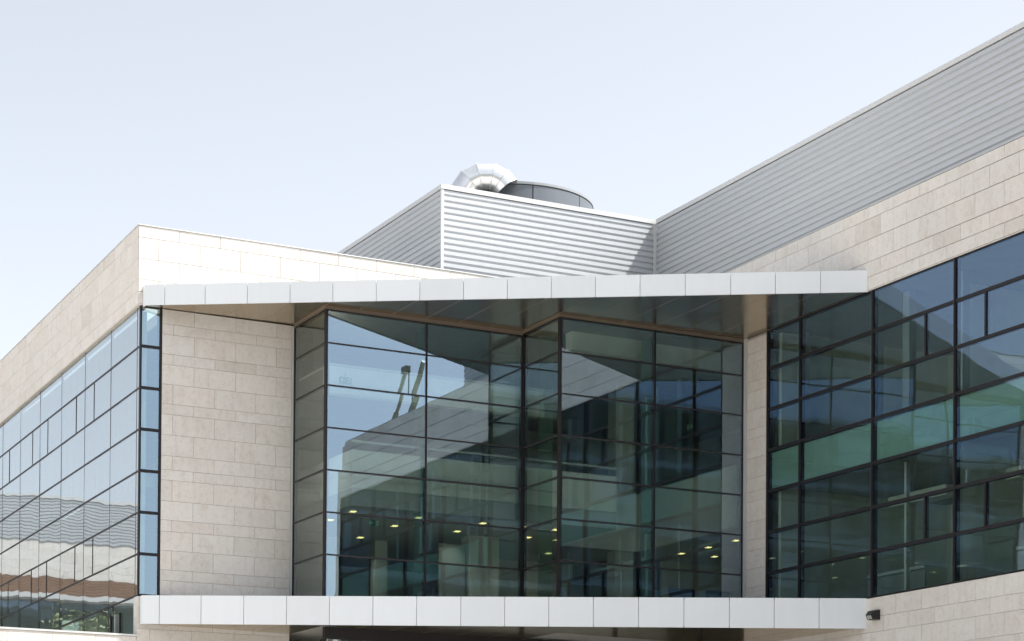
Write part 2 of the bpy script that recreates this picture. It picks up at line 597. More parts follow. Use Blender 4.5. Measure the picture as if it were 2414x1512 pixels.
def curtain(face, cuts, hb, ht, hs, mat, parent, mull, tran, start=True, end=True, spandrel=()):
    lv = [hb] + [h for h in hs if hb < h < ht] + [ht]
    for i, c in enumerate(cuts):
        if (i == 0 and not start) or (i == len(cuts) - 1 and not end):
            continue
        face.box('mullion', c - mull / 2, c + mull / 2, Z(hb), Z(ht), 0.10, 0.016, FRAME, parent)
    for a, b in zip(cuts, cuts[1:]):
        for h in lv[1:-1]:
            face.box('transom', a + mull / 2, b - mull / 2, Z(h) - tran / 2, Z(h) + tran / 2, 0.08, 0.013, BRONZE, parent)
        face.box('transom', a + mull / 2, b - mull / 2, Z(ht) - 0.03, Z(ht), 0.08, 0.012, FRAME, parent)
        for h0, h1 in zip(lv, lv[1:]):
            top = h1 - (0.03 if h1 == ht else tran / 2)
            face.pane('glass_pane', a + mull / 2, b - mull / 2, Z(h0) + tran / 2, Z(top), mat, parent)


ROWS_B = [6.205 + k for k in range(1, 7)]
E = 0.03
curtain(F1, [-B1 + E, -0.02], 5.95, HTOP, ROWS_B, GLASS_S, AT, 0.045, 0.036)
curtain(F2, [A2 + E, A3, A4 - E], 5.95, HTOP, ROWS_B, GLASS_F, AT, 0.045, 0.036)
curtain(F3, [V2 + E, -B1 - 0.03], 5.95, HT2, ROWS_B, GLASS_S, AT, 0.045, 0.036)
curtain(F4, [A4 + E, A5, UR - 0.05], 5.95, HT2, ROWS_B, GLASS_F, AT, 0.05, 0.036)
for x, y in ((A2, -B1), (A4, -B1), (A4, V2)):
    box('corner_post', x - 0.012, x + 0.05, y - 0.012, y + 0.05, Z(5.95), Z(HTOP), BRONZE, AT)
# stone lintel strip between the soffit and the glass
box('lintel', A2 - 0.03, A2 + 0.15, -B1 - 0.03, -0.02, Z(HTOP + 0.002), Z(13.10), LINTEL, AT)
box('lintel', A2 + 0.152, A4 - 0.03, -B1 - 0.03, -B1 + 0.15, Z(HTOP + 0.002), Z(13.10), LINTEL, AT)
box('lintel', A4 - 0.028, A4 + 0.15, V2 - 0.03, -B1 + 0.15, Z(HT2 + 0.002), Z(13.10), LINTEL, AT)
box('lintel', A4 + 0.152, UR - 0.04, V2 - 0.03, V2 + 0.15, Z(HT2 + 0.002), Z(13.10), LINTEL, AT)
box('sill', A2 - 0.02, A4 - 0.05, -B1 - 0.16, -B1 - 0.02, Z(6.02), Z(6.20), STONE, AT)
# glass fins behind the bay mullions
box('glass_fin', A3 - 0.012, A3 + 0.012, -B1 + 0.11, -B1 + 0.62, Z(6.0), Z(12.9), FIN, AT)
box('glass_fin', A5 - 0.012, A5 + 0.012, V2 + 0.11, V2 + 0.62, Z(6.0), Z(12.9), FIN, AT)
box('glass_fin', A4 + 0.11, A4 + 0.5, -B1 - 0.62, -B1 - 0.60, Z(6.0), Z(12.9), FIN, AT)
# interior: floor, galleries, ceiling, walls
box('floor_slab', A2 + 0.1, A4, -B1 + 0.12, 8.0, Z(5.55), Z(5.94), CARPET, AT)
box('floor_slab', A4 + 0.05, 20.0, V2 + 0.12, 8.0, Z(5.54), Z(5.93), CARPET, AT)
box('ceiling', A2 + 0.08, A4, -B1 + 0.16, 8.0, Z(13.0), Z(13.1), CEIL, AT)
box('ceiling', A4 + 0.16, 20.0, V2 + 0.16, 8.0, Z(12.99), Z(13.1), CEIL, AT)
box('roof', A2 + 0.03, A4, -B1 + 0.03, 0.2, Z(13.12), Z(13.3), ROOFM, AT)
box('roof', A4 + 0.03, UR - 0.05, V2 + 0.03, 0.2, Z(13.11), Z(13.3), ROOFM, AT)
box('back_wall', A2, 20.0, 8.0, 8.2, 0, Z(13.1), INWALL, AT)
box('side_wall', 20.0, 20.2, -4.9, 8.0, 0, Z(13.1), INWALL, AT)
box('side_wall', A2 - 0.05, A2 + 0.06, 0.34, 8.0, 0, Z(13.1), INWALL, AT)
HC = 8.47
box('gallery_slab', 4.72, 12.0, -1.71, 8.0, Z(HC), Z(8.885), BANDDK, AT)
box('gallery_front', 4.70, 12.0, -1.73, -1.64, Z(8.89), Z(9.80), BAND, AT)
box('gallery_front', 4.70, 4.79, -1.63, 6.0, Z(8.89), Z(9.80), BAND, AT)
box('handrail', 4.70, 12.0, -1.76, -1.68, Z(9.98), Z(10.03), STEEL, AT)
box('upper_bulkhead', 4.05, 9.9, -1.72, -1.5, Z(11.09), Z(11.74), BAND, AT)
box('light_cove', 4.05, 9.9, -1.75, -1.50, Z(11.745), Z(11.80), STEEL, AT)
box('ceiling', 4.05, 9.9, -1.48, 8.0, Z(11.70), Z(11.76), CEIL, AT)
box('gallery_slab', 12.0, 14.6, 1.40, 8.0, Z(HC), Z(8.87), BANDDK, AT)
box('gallery_front', 12.0, UR - 0.01, 1.36, 1.46, Z(HC), Z(10.03), BAND, AT)
box('gallery_front', UR - 0.008, UR + 0.10, -3.55, 1.46, Z(HC), Z(10.03), BAND, AT)
box('gallery_slab', UR + 0.11, 20.0, -3.60, 8.0, Z(HC), Z(8.87), BANDDK, AT)
box('upper_bulkhead', 9.96, 12.01, -3.02, -2.7, Z(12.53), Z(12.98), BAND, AT)
box('upper_bulkhead', 12.4, UR - 0.10, -2.92, -2.7, Z(12.53), Z(12.98), BAND, AT)
box('column', 9.18, 10.05, 1.0, 1.45, Z(5.95), Z(HC), INWALL, AT)
box('column', 13.83, 14.40, 1.48, 1.9, Z(5.94), Z(12.98), INWALL, AT)
box('column', 6.0, 6.35, 3.0, 3.3, Z(5.95), Z(HC), INWALL, AT)
box('column', 7.4, 7.75, 3.0, 3.3, Z(5.95), Z(HC), INWALL, AT)
box('partition', 11.0, 14.2, 4.5, 4.6, Z(5.95), Z(HC), INWALL, AT)
box('partition', 16.0, 20.0, 2.6, 2.7, Z(5.95), Z(HC), INWALL, AT)
box('door_panel', 8.3, 9.05, 0.98, 1.0, Z(9.6 - 3.5), Z(8.2), INDARK, AT)

# lower entrance front under the lower canopy
box('entrance_lintel', A2 + 0.02, UR - 0.05, -B1 - 0.05, -B1 + 0.1, Z(5.22), Z(5.50), FRAME, AT)
xs = [A2 + 0.03, A3, A4, A5, UR - 0.06]
for x in xs:
    box('mullion', x - 0.05, x + 0.05, -B1 - 0.03, -B1 + 0.1, 0.0, Z(5.215), FRAME, AT)
for a, b in zip(xs, xs[1:]):
    Face('y', -B1).pane('glass_pane', a + 0.05, b - 0.05, 0.05, Z(5.215), GLASS_S, AT)
box('entrance_back_wall', A2, UR, 2.0, 2.2, 0, Z(5.5), INDARK, AT)

# ------------------------------------------------------------------ right wing
RW = thing('office_wing', 'tall right wing of limestone and dark glass under a grey ribbed metal storey', 'building', (UR + 3, -15, 0))
END, MEND = -26.3, -16.35
rs = Face('x', UR - 0.02)
courses(rs, END, -0.04, [15.02, 14.745, 14.281, 13.771, 13.426, 13.135], -8.924, 0.93, RW)
courses(rs, -4.842, -4.008, STONE_H[:20], 9, 30, RW, single=True)
LOWH = [6.060, 5.623, 5.275, 4.79, 4.45, 3.98]
courses(rs, END, V2 - 0.15, LOWH, -9.093, 0.905, RW)
box('wall', UR + 0.012, UR + 0.30, END + 0.01, -0.05, Z(13.15), Z(14.93), JOINT, RW)
box('wall', UR + 0.012, UR + 0.30, -4.84, -4.01, Z(6.05), Z(13.1), JOINT, RW)
box('wall', UR + 0.012, UR + 0.30, END + 0.01, V2, 0, Z(6.05), STONE, RW)
box('coping', UR - 0.028, UR + 0.14, END, -0.05, Z(14.984), Z(14.998), TRIM, RW)
box('reveal_lining', UR - 0.018, UR + 0.05, END, -8.92, Z(13.112), Z(13.132), STONE, RW)
box('jamb', UR - 0.045, UR + 0.03, -4.000, V2 - 0.02, Z(6.0), Z(13.112), TRIM, RW)
gr = Face('x', UR + 0.02)
rv = [-4.876, -6.23, -9.07, -11.966, -14.85, -17.73, -20.61, -23.49, -26.2]
rh = [6.06] + [6.12 + 1.008 * k for k in range(7)] + [13.115]
rh = [6.075] + [6.12 + 1.008 * k for k in range(1, 7)] + [13.112]
for v in rv:
    gr.box('mullion', v - 0.034, v + 0.034, Z(6.07), Z(13.11), 0.12, 0.030, FRAME, RW)
    gr.box('mullion_cap', v - 0.012, v + 0.012, Z(6.08), Z(13.10), 0, 0.046, BRONZE, RW)
cass = {}
for v in (-11.966, -17.73, -23.49):
    for s in (-1.0, 1.0):
        for r in (5, 1):
            gr.box('casement_bar', v + s - 0.026, v + s + 0.026, Z(rh[r]) + 0.039, Z(rh[r + 1]) - 0.039, 0.08, 0.026, FRAME, RW)
            cass.setdefault(r, []).append(v + s)
for b, a in zip(rv, rv[1:]):
    for r in range(len(rh)):
        hw = 0.038 if 0 < r < len(rh) - 1 else 0.03
        lo = Z(rh[r]) - (hw if r else 0)
        hi = Z(rh[r]) + (hw if r < len(rh) - 1 else 0)
        gr.box('transom', a + 0.035, b - 0.035, lo, hi, 0.1, 0.024, FRAME, RW)
    for r in range(len(rh) - 1):
        cut = [a] + sorted(c for c in cass.get(r, []) if a < c < b) + [b]
        for c0, c1 in zip(cut, cut[1:]):
            gr.pane('glass_pane', c0 + 0.034, c1 - 0.034, Z(rh[r]) + 0.036, Z(rh[r + 1]) - 0.036, GLASS_R, RW)
        if r == 3:
            gr.box('spandrel_panel', a + 0.05, b - 0.05, Z(rh[r]) + 0.055, Z(rh[r + 1]) - 0.055, 0.11, -0.09, SPANDREL, RW)
# right wing rooms
X1 = UR + 7.0
for h0, h1 in ((5.6, 6.0), (9.25, 10.05)):
    box('floor_slab', UR + 0.2, X1, END + 0.3, -4.95, Z(h0), Z(h1), INDARK, RW)
box('ceiling', UR + 0.2, X1, END + 0.3, -4.95, Z(13.15), Z(13.3), INDARK, RW)
box('roof', UR + 0.32, X1 + 6, END + 0.3, 0.6, Z(14.9), Z(15.06), ROOFM, RW)
box('inner_wall', X1 - 1.5, X1 - 1.3, END, -4.95, 0, Z(13.1), INWALL, RW)
box('partition', UR + 0.35, X1, -4.97, -4.85, 0, Z(13.1), INWALL, RW)
for v in (-10.6, -16.3, -22.0):
    box('partition', UR + 1.2, X1, v, v + 0.12, 0, Z(13.1), INWALL, RW)
for v in (-5.2, -8.13, -9.33, -11.2, -14.2, -17.1, -20.0, -22.9):
    box('post', UR + 0.75, UR + 0.84, v - 0.04, v + 0.04, Z(6.0), Z(9.2), STEEL, RW)
    box('post', UR + 0.75, UR + 0.95, v - 0.12, v + 0.12, Z(10.1), Z(13.1), INDARK, RW)
for a in (-6.0, -11.4, -14.0):
    box('handrail', UR + 2.2, UR + 2.28, a - 2.2, a, Z(7.02), Z(7.09), STEEL, RW)
    box('handrail_panel', UR + 2.22, UR + 2.26, a - 2.2, a, Z(6.1), Z(6.98), INDARK, RW)
for v in (-6.9, -8.6, -12.4, -15.2):
    box('wall_panel', X1 - 1.62, X1 - 1.53, v - 0.55, v + 0.55, Z(6.02), Z(8.6), STEEL, RW)
for v in (-7.4, -10.0, -13.1, -15.6):
    box('ceiling_duct', UR + 2.6, UR + 3.0, v - 1.1, v + 1.1, Z(8.75), Z(9.0), INWALL, RW)
for v in (-10.25, -13.0):
    for k in range(2):
        box('socket_box', X1 - 1.56, X1 - 1.52, v - 0.25 + 0.3 * k, v - 0.08 + 0.3 * k, Z(6.9), Z(7.05), FRAME, RW)
# far end, back and upper storey body
box('end_wall', UR + 0.02, X1 + 6, END - 0.3, END - 0.004, 0, Z(15.07), STONE, RW)
box('back_wall', X1 + 6, X1 + 6.3, END - 0.3, 22, 0, Z(15.07), STONE, RW)


def planks(name, face, a0, a1, hs, parent):
    """Horizontal ribbed sheet: every rib is one extruded profile with a sloping lip and a groove."""
    for h in hs:
        z = Z(h)
        prof = [(-0.03, 0.0), (0.004, 0.0), (0.004, 0.026), (0.038, 0.054), (0.038, 0.142), (0.006, 0.156), (-0.03, 0.156)]
        v, f = [], []
        n = len(prof)
        L = a1 - a0
        for a in (-L / 2, L / 2):
            for d, y in prof:
                if face.axis == 'y':
                    v.append((a, -d, y))
                else:
                    v.append((-d, a, y))
        f = [tuple(range(n)), tuple(reversed(range(n, 2 * n)))] + [(i, n + i, n + (i + 1) % n, (i + 1) % n) for i in range(n)]
        k = (name, round(L, 3), face.axis)
        me = _mesh.get(k)
        if me is None:
            me = bpy.data.meshes.new(name)
            me.from_pydata(v, [], f)
            bm = bmesh.new()
            bm.from_mesh(me)
            bmesh.ops.recalc_face_normals(bm, faces=bm.faces)
            bm.to_mesh(me)
            bm.free()
            me.materials.append(CLAD)
            _mesh[k] = me
        c = (a0 + a1) / 2
        link(name, me, (c, face.pos, z) if face.axis == 'y' else (face.pos, c, z), parent)


RIB = 0.1565
UM, VW = UR + 0.185, 0.76
hs_r = [17.262 - RIB * k for k in range(1, 17)]
planks('cladding_plank', Face('x', UM), MEND, VW - 0.10, hs_r, RW)
planks('cladding_plank', Face('y', MEND), UM + 0.06, X1 + 3, hs_r, RW)
box('metal_storey_wall', UM + 0.035, X1 + 3, MEND + 0.035, 22.0, Z(14.6), Z(17.15), JOINT, RW)
box('coping', UM - 0.065, UM + 0.3, MEND - 0.06, VW - 0.10, Z(17.272), Z(17.385), TRIM, RW)
box('coping', UM + 0.31, X1 + 3.05, MEND - 0.058, MEND + 0.3, Z(17.272), Z(17.383), TRIM, RW)
box('roof', UM + 0.31, X1 + 3, MEND + 0.31, 22.0, Z(17.26), Z(17.30), ROOFM, RW)
box('shadow_gap', UM - 0.02, UM + 0.03, MEND, VW - 0.1, Z(17.262), Z(17.271), FRAME, RW)
box('base_flashing', UM - 0.045, UM + 0.02, MEND, -0.05, Z(15.000), Z(15.016), TRIM, RW)

# the roof edge climbs slightly towards the street
for o in RW.children:
    k = o.name.split('.')[0]
    w = o.location + RW.location
    if k in ('cladding_plank', 'coping', 'shadow_gap', 'base_flashing') and w.z > Z(14.6):
        t = 0.0112 if k not in ('coping', 'base_flashing') or w.z > Z(15.3) else 0.007
        o.location.z -= (w.y - 0.7) * t
        o.rotation_euler.x = -t if w.x < UM + 0.4 else 0.0
    elif k == 'stone_panel' and w.z > Z(13.2):
        t = 0.007 * (w.z - Z(13.1)) / 2.0
        o.location.z -= (w.y + 5.5) * t
        o.rotation_euler.x = -t

# ------------------------------------------------------------------ plant room
PR = thing('plant_room', 'white ribbed metal plant room box rising behind the parapet', 'building', (11.4, 8, Z(13.4)))
UC = 8.225
hs_p = [17.262 - RIB * k for k in range(1, 26)]
planks('cladding_plank', Face('y', VW), UC + 0.03, UM - 0.10, hs_p, PR)
planks('cladding_plank', Face('x', UC), VW + 0.03, 20.0, hs_p, PR)
box('wall', UC + 0.034, UM + 0.03, VW + 0.034, 20.0, Z(13.4), Z(17.25), JOINT, PR)
box('coping', UC - 0.060, UM - 0.068, VW - 0.060, VW + 0.3, Z(17.272), Z(17.390), TRIM, PR)
box('coping', UC - 0.058, UC + 0.3, VW + 0.302, 20.0, Z(17.272), Z(17.388), TRIM, PR)
box('roof', UC + 0.302, UM, VW + 0.302, 20.0, Z(17.26), Z(17.31), ROOFM, PR)
box('corner_trim', UC - 0.046, UC + 0.028, VW - 0.046, VW + 0.028, Z(13.4), Z(17.27), TRIM, PR)
box('corner_trim', UM - 0.10, UM - 0.028, VW - 0.10, VW - 0.034, Z(13.4), Z(17.27), TRIM, PR)

# ------------------------------------------------------------------ canopies
fd = Vector((FRx - FLx, FRy - FLy))
FLEN = fd.length
fd.normalize()
fn = Vector((fd.y, -fd.x))          # outward (towards the camera)


def front_y(x):
    return FLy + (x - FLx) * (FRy - FLy) / (FRx - FLx)


def build_y(x):
    return -0.004 if x < A2 - 1e-6 else (-B1 - 0.034 if x < A4 - 1e-6 else V2 - 0.034)


def canopy(label, loc, top, bot, sof, joints):
    """top/bot/sof: heights at the left and right end."""
    t = thing('canopy', label, 'canopy', loc)
    lerp = lambda p, s: Z(p[0] + (p[1] - p[0]) * s)
    us = [0.0] + joints[:-1] + [FLEN]
    for i in range(len(us) - 1):
        s0, s1 = us[i] + (0.006 if i else 0), us[i + 1] - (0.006 if i < len(us) - 2 else 0)
        p0 = Vector((FLx, FLy)) + fd * s0
        p1 = Vector((FLx, FLy)) + fd * s1
        out = random.choice((0, 0.0015, 0.003))
        q = [p0 + fn * out, p1 + fn * out, p1 - fn * 0.03, p0 - fn * 0.03]
        par = lambda x, y: min(1, max(0, (x - FLx) / (FRx - FLx)))
        prism('fascia_panel', [tuple(k) for k in q], lambda x, y: lerp(bot, par(x, y)), lambda x, y: lerp(top, par(x, y)), FASCIA, t)
    # left return, top sheet, edge cap
    sx = lambda x: min(1, max(0, (x - FLx) / (FRx - FLx)))
    prism('fascia_panel', [(FLx + 0.002, FLy + 0.02), (FLx + 0.03, FLy + 0.02), (FLx + 0.03, -0.036), (FLx + 0.002, -0.036)],
          lambda x, y: lerp(bot, 0), lambda x, y: lerp(top, 0), FASCIA, t)
    poly = [(FLx + 0.04, FLy + 0.05), (FRx - 0.03, FRy + 0.07), (UR - 0.03, V2 - 0.04), (A4 - 0.04, V2 - 0.04), (A4 - 0.04, -B1 - 0.04),
            (A2 - 0.04, -B1 - 0.04), (A2 - 0.04, -0.036), (FLx + 0.04, -0.036)]
    prism('deck', poly, lambda x, y: lerp(sof, sx(x)) + 0.03, lambda x, y: lerp(top, sx(x)) - 0.05, DECK, t)
    # soffit panels run straight back from every fascia joint
    xj = [FLx + 0.035] + [FLx + fd.x * s for s in joints[:-1]] + [FRx - 0.03]
    for i in range(len(xj) - 1):
        a, b = xj[i] + 0.006, xj[i + 1] - 0.006
        cuts = [a] + [c for c in (A2 - 0.034, A4 - 0.034) if a < c < b] + [b]
        vv, ff = [], []
        for c0, c1 in zip(cuts, cuts[1:]):
            m = (c0 + c1) / 2
            by = build_y(m + 0.034)
            quad = [(c0, front_y(c0) + 0.04), (c1, front_y(c1) + 0.04), (c1, by), (c0, by)]
            o = len(vv)
            vv += [(x, y, lerp(sof, sx(x))) for x, y in quad] + [(x, y, lerp(sof, sx(x)) + 0.02) for x, y in quad]
            ff += [(o + 3, o + 2, o + 1, o), (o + 4, o + 5, o + 6, o + 7)] + [(o + k, o + (k + 1) % 4, o + 4 + (k + 1) % 4, o + 4 + k) for k in range(4)]
        me = bpy.data.meshes.new('soffit_panel')
        c = vv[0]
        me.from_pydata([(x - c[0], y - c[1], z - c[2]) for x, y, z in vv], [], ff)
        me.materials.append(SOFFIT)
        link('soffit_panel', me, c, t)
        if i:
            j = xj[i]
            box('soffit_joint', j - 0.006, j + 0.006, front_y(j) + 0.05, build_y(j), lerp(sof, sx(j)) + 0.003, lerp(sof, sx(j)) + 0.018, JOINT, t)
    return t


J1 = [0.47, 1.43, 2.43, 3.44, 4.45, 5.47, 6.49, 7.51, 8.53, 9.55, 10.57, 11.60, 12.64, 13.68, 14.70, 15.73, 16.78]
J2 = [0.41, 1.40, 2.41, 3.42, 4.43, 5.45, 6.47, 7.50, 8.52, 9.54, 10.57, 11.61, 12.65, 13.69, 14.71, 15.73, 16.80]
canopy('white panelled upper canopy with dark soffit above the glass bays', (7, -4, Z(13.0)), (13.505, 13.606), (13.018, 13.104), (13.042, 13.118), J1)
canopy('white panelled lower canopy running under the glass bays', (7, -4, Z(5.4)), (6.190, 6.078), (5.522, 5.384), (5.545, 5.415), J2)

# ------------------------------------------------------------------ rooftop duct
DU = thing('exhaust_duct', 'shiny galvanised gooseneck duct bending over the roof edge of the plant room', 'duct', (9.6, 1.9, Z(17.31)))
Cc = Vector((-14.746, -47.6528, EYE))
path = [(8.394, -0.032, 17.011), (8.549, -0.114, 17.268), (8.783, -0.236, 17.397), (9.098, -0.396, 17.394), (9.301, -0.497, 17.283), (9.426, -0.557, 17.117)]
path = [Cc + (Vector((p[0], p[1], Z(p[2]))) - Cc) * (55.6 / 53.2) for p in path]
dirn = (path[1] - path[0]).normalized()
path[0] = path[1] - dirn * 0.75
RAD = 0.325


def ring(p, n, r, ref, seg=28):
    a = ref.cross(n).normalized()
    b = n.cross(a).normalized()
    return [p + a * (math.cos(2 * math.pi * k / seg) * r) + b * (math.sin(2 * math.pi * k / seg) * r) for k in range(seg)]


plane_n = (path[2] - path[1]).cross(path[4] - path[2]).normalized()
tang = []
for i in range(len(path)):
    d0 = (path[i] - path[i - 1]).normalized() if i else (path[1] - path[0]).normalized()
    d1 = (path[i + 1] - path[i]).normalized() if i < len(path) - 1 else d0
    tang.append((d0 + d1).normalized())
tang[-1] = (tang[-1] * 0.6 + Vector((0.35, -0.2, -0.75)) * 0.4).normalized()


def mitre_ring(i, r):
    """Circle of the incoming pipe cut by the mitre plane."""
    d = (path[min(i + 1, len(path) - 1)] - path[max(i, 0)]).normalized() if i == 0 else (path[i] - path[i - 1]).normalized()
    base = ring(path[i], d, r, plane_n)
    n = tang[i]
    return [p - d * ((p - path[i]).dot(n) / d.dot(n)) for p in base]


for i in range(len(path) - 1):
    seg = 28
    c = (path[i] + path[i + 1]) / 2
    vv = []
    for rr in (RAD, RAD - 0.012):
        d = (path[i + 1] - path[i]).normalized()
        for j in (i, i + 1):
            base = ring(path[j], d, rr, plane_n)
            n = tang[j]
            vv += [p - d * ((p - path[j]).dot(n) / d.dot(n)) - c for p in base]
    ff = []
    for k in range(seg):
        k2 = (k + 1) % seg
        ff += [(k, k2, seg + k2, seg + k), (2 * seg + k, 3 * seg + k, 3 * seg + k2, 2 * seg + k2),
               (k, 2 * seg + k, 2 * seg + k2, k2), (seg + k, seg + k2, 3 * seg + k2, 3 * seg + k)]
    me = bpy.data.meshes.new('duct_segment')
    me.from_pydata(vv, [], ff)
    bm = bmesh.new()
    bm.from_mesh(me)
    bmesh.ops.recalc_face_normals(bm, faces=bm.faces)
    bm.to_mesh(me)
    bm.free()
    me.materials.append(GALV)
    for p in me.polygons:
        p.use_smooth = len(p.vertices) == 4
    me.set_sharp_from_angle(angle=math.radians(35))
    link('duct_segment', me, c, DU)
    # raised standing seam at the joint
    if 0 < i:
        d = tang[i]
        o1 = mitre_ring(i, RAD + 0.012)
        me = bpy.data.meshes.new('duct_seam')
        c2 = path[i]
        vv = [p - c2 + d * s for s in (-0.008, 0.008) for p in o1] + [p - c2 + d * s for s in (-0.008, 0.008) for p in mitre_ring(i, RAD - 0.004)]
        ff = []
        for k in range(seg):
            k2 = (k + 1) % seg
            ff += [(k, k2, seg + k2, seg + k), (k, 2 * seg + k, 2 * seg + k2, k2), (seg + k, seg + k2, 3 * seg + k2, 3 * seg + k)]
        me.from_pydata(vv, [], ff)
        me.materials.append(TRIM)
        link('duct_seam', me, c2, DU)
box('roof_collar', path[0].x - 0.5, path[0].x + 0.5, path[0].y - 0.5, path[0].y + 0.5, Z(17.312), Z(17.37), GALV, DU)

# ------------------------------------------------------------------ rooftop drum
DC = Vector((11.705, 3.652, Z(18.111)))
DR = thing('rooftop_drum', 'dark grey round screen drum on the roof behind the duct', 'roof enclosure', (DC.x, DC.y, Z(17.31)))
RD = 2.266


def arc_panel(name, a0, a1, r0, r1, z0, z1, mat, parent, n=10):
    vv, ff = [], []
    for k in range(n + 1):
        a = a0 + (a1 - a0) * k / n
        for r, z in ((r1, z0), (r1, z1), (r0, z1), (r0, z0)):
            vv.append((math.cos(a) * r, math.sin(a) * r, z))
    for k in range(n):
        for j in range(4):
            ff.append((4 * k + j, 4 * k + 4 + j, 4 * k + 4 + (j + 1) % 4, 4 * k + (j + 1) % 4))
    ff += [(0, 1, 2, 3), (4 * n + 3, 4 * n + 2, 4 * n + 1, 4 * n)]
    me = bpy.data.meshes.new(name)
    me.from_pydata(vv, [], ff)
    bm = bmesh.new()
    bm.from_mesh(me)
    bmesh.ops.recalc_face_normals(bm, faces=bm.faces)
    bm.to_mesh(me)
    bm.free()
    me.materials.append(mat)
    for p in me.polygons:
        p.use_smooth = True
    me.set_sharp_from_angle(angle=math.radians(30))
    return link(name, me, (DC.x, DC.y, 0), parent)


view_a = math.atan2(-F_.y, -F_.x)              # direction from the drum to the plaza in front
first = view_a + math.radians(14.4)
for k in range(9):
    a = first + math.radians(40 * k)
    arc_panel('drum_panel', a + 0.006, a + math.radians(40) - 0.006, RD - 0.04, RD, Z(17.32), DC.z - 0.09, DRUM, DR)
arc_panel('drum_core', 0, 2 * math.pi - 0.001, RD - 0.10, RD - 0.05, Z(17.32), DC.z - 0.05, BLACK, DR, 48)
for k in range(9):
    a = first + math.radians(40 * k)
    arc_panel('rim_cap', a, a + math.radians(39.9), RD - 0.12, RD + 0.02, DC.z - 0.065, DC.z, RIMM, DR)

# ------------------------------------------------------------------ wall lamp
WL = thing('wall_lamp', 'small black wedge wall lamp on the limestone beside the lower canopy end', 'lamp', (UR - 0.05, -9.31, Z(5.64)))
prof = [(0.0, 5.535), (0.0, 5.765), (0.17, 5.742), (0.245, 5.645), (0.175, 5.535)]
vv = []
for y in (-9.435, -9.20):
    vv += [(UR - 0.022 - d, y, Z(h)) for d, h in prof]
n = 5
me = bpy.data.meshes.new('housing')
me.from_pydata([(x - UR, y + 9.3, z - Z(5.64)) for x, y, z in vv], [], [tuple(range(n)), tuple(reversed(range(n, 2 * n)))] +
               [(i, n + i, n + (i + 1) % n, (i + 1) % n) for i in range(n)])
bm = bmesh.new()
bm.from_mesh(me)
bmesh.ops.recalc_face_normals(bm, faces=bm.faces)
bmesh.ops.bevel(bm, geom=list(bm.edges), offset=0.008, segments=1, affect='EDGES')
bm.to_mesh(me)
bm.free()
me.materials.append(LAMPM)
link('housing', me, (UR, -9.3, Z(5.64)), WL)
for k in range(3):
    y = -9.385 + 0.055 * k
    vv = []
    for t in (0.15, 0.85):
        d = 0.245 + (0.175 - 0.245) * t
        h = 5.645 + (5.535 - 5.645) * t
        for yy in (y, y + 0.028):
            for o in (0.004, -0.004):
                vv.append((UR - 0.022 - d - o, yy, Z(h) - o))
    me = bpy.data.meshes.new('louvre')
    me.from_pydata([(x - UR, yy - y, z - Z(5.6)) for x, yy, z in vv], [], [(0, 2, 3, 1), (4, 5, 7, 6), (0, 1, 5, 4), (2, 6, 7, 3), (0, 4, 6, 2), (1, 3, 7, 5)])
    me.materials.append(STEEL)
    link('louvre', me, (UR, y, Z(5.6)), WL)

# ------------------------------------------------------------------ ceiling lights of the atrium
LT = [((5.07, -0.93), 'lit square ceiling light in left bay, nearest the corner column'),
      ((5.07, 0.51), 'lit square ceiling light cut by the left corner post of the left bay'),
      ((6.84, 0.55), 'lit square ceiling light left of the middle mullion, nearer row'),
      ((6.84, 2.73), 'lit square ceiling light deep in the left bay under the exit sign'),
      ((6.84, -0.89), 'lit square ceiling light just left of the middle mullion and glass fin'),
      ((8.60, -0.91), 'lit square ceiling light highest in the right half of the left bay'),
      ((8.60, 0.56), 'lit square ceiling light below its twin in the right half of left bay'),
      ((10.65, 0.56), 'dim square ceiling light behind the narrow side pane, beside the concave corner'),
      ((12.45, 2.77), 'dim square ceiling light behind the narrow side pane, lowest of the three there'),
      ((10.67, -0.91), 'dim square ceiling light behind the narrow side pane, near the front post'),
      ((15.63, 1.01), 'lit square ceiling light in the right bay, left of the pair below the bulkhead'),
      ((15.66, -0.30), 'lit square ceiling light in the right bay, upper one of the close pair'),
      ((16.72, 1.04), 'lit square ceiling light in the right bay, lower one of the close pair'),
      ((15.64, -1.66), 'lit square ceiling light at the right edge of the right bay')]
for (x, y), lab in LT:
    t = thing('ceiling_light', lab, 'ceiling light', (x, y, Z(HC) - 0.02), 'square ceiling lights of the atrium')
    box('diffuser', x - 0.08, x + 0.08, y - 0.08, y + 0.08, Z(HC) - 0.018, Z(HC) - 0.006, LIGHT, t)
    ld = bpy.data.lights.new('lamp', 'AREA')
    ld.shape = 'SQUARE'
    ld.size = 0.15
    ld.energy = 0.7
    ld.spread = math.radians(110)       # narrow spread keeps the lamps out of shallow glass reflections
    ld.color = (1.0, 0.97, 0.88)
    lo = bpy.data.objects.new('lamp', ld)
    COL.objects.link(lo)
    lo.parent = t
    lo.location = (0, 0, -0.006)
    for s in (-1, 1):
        box('trim', x + s * 0.088 - 0.007, x + s * 0.088 + 0.007, y - 0.095, y + 0.095, Z(HC) - 0.022, Z(HC) - 0.002, STEEL, t)


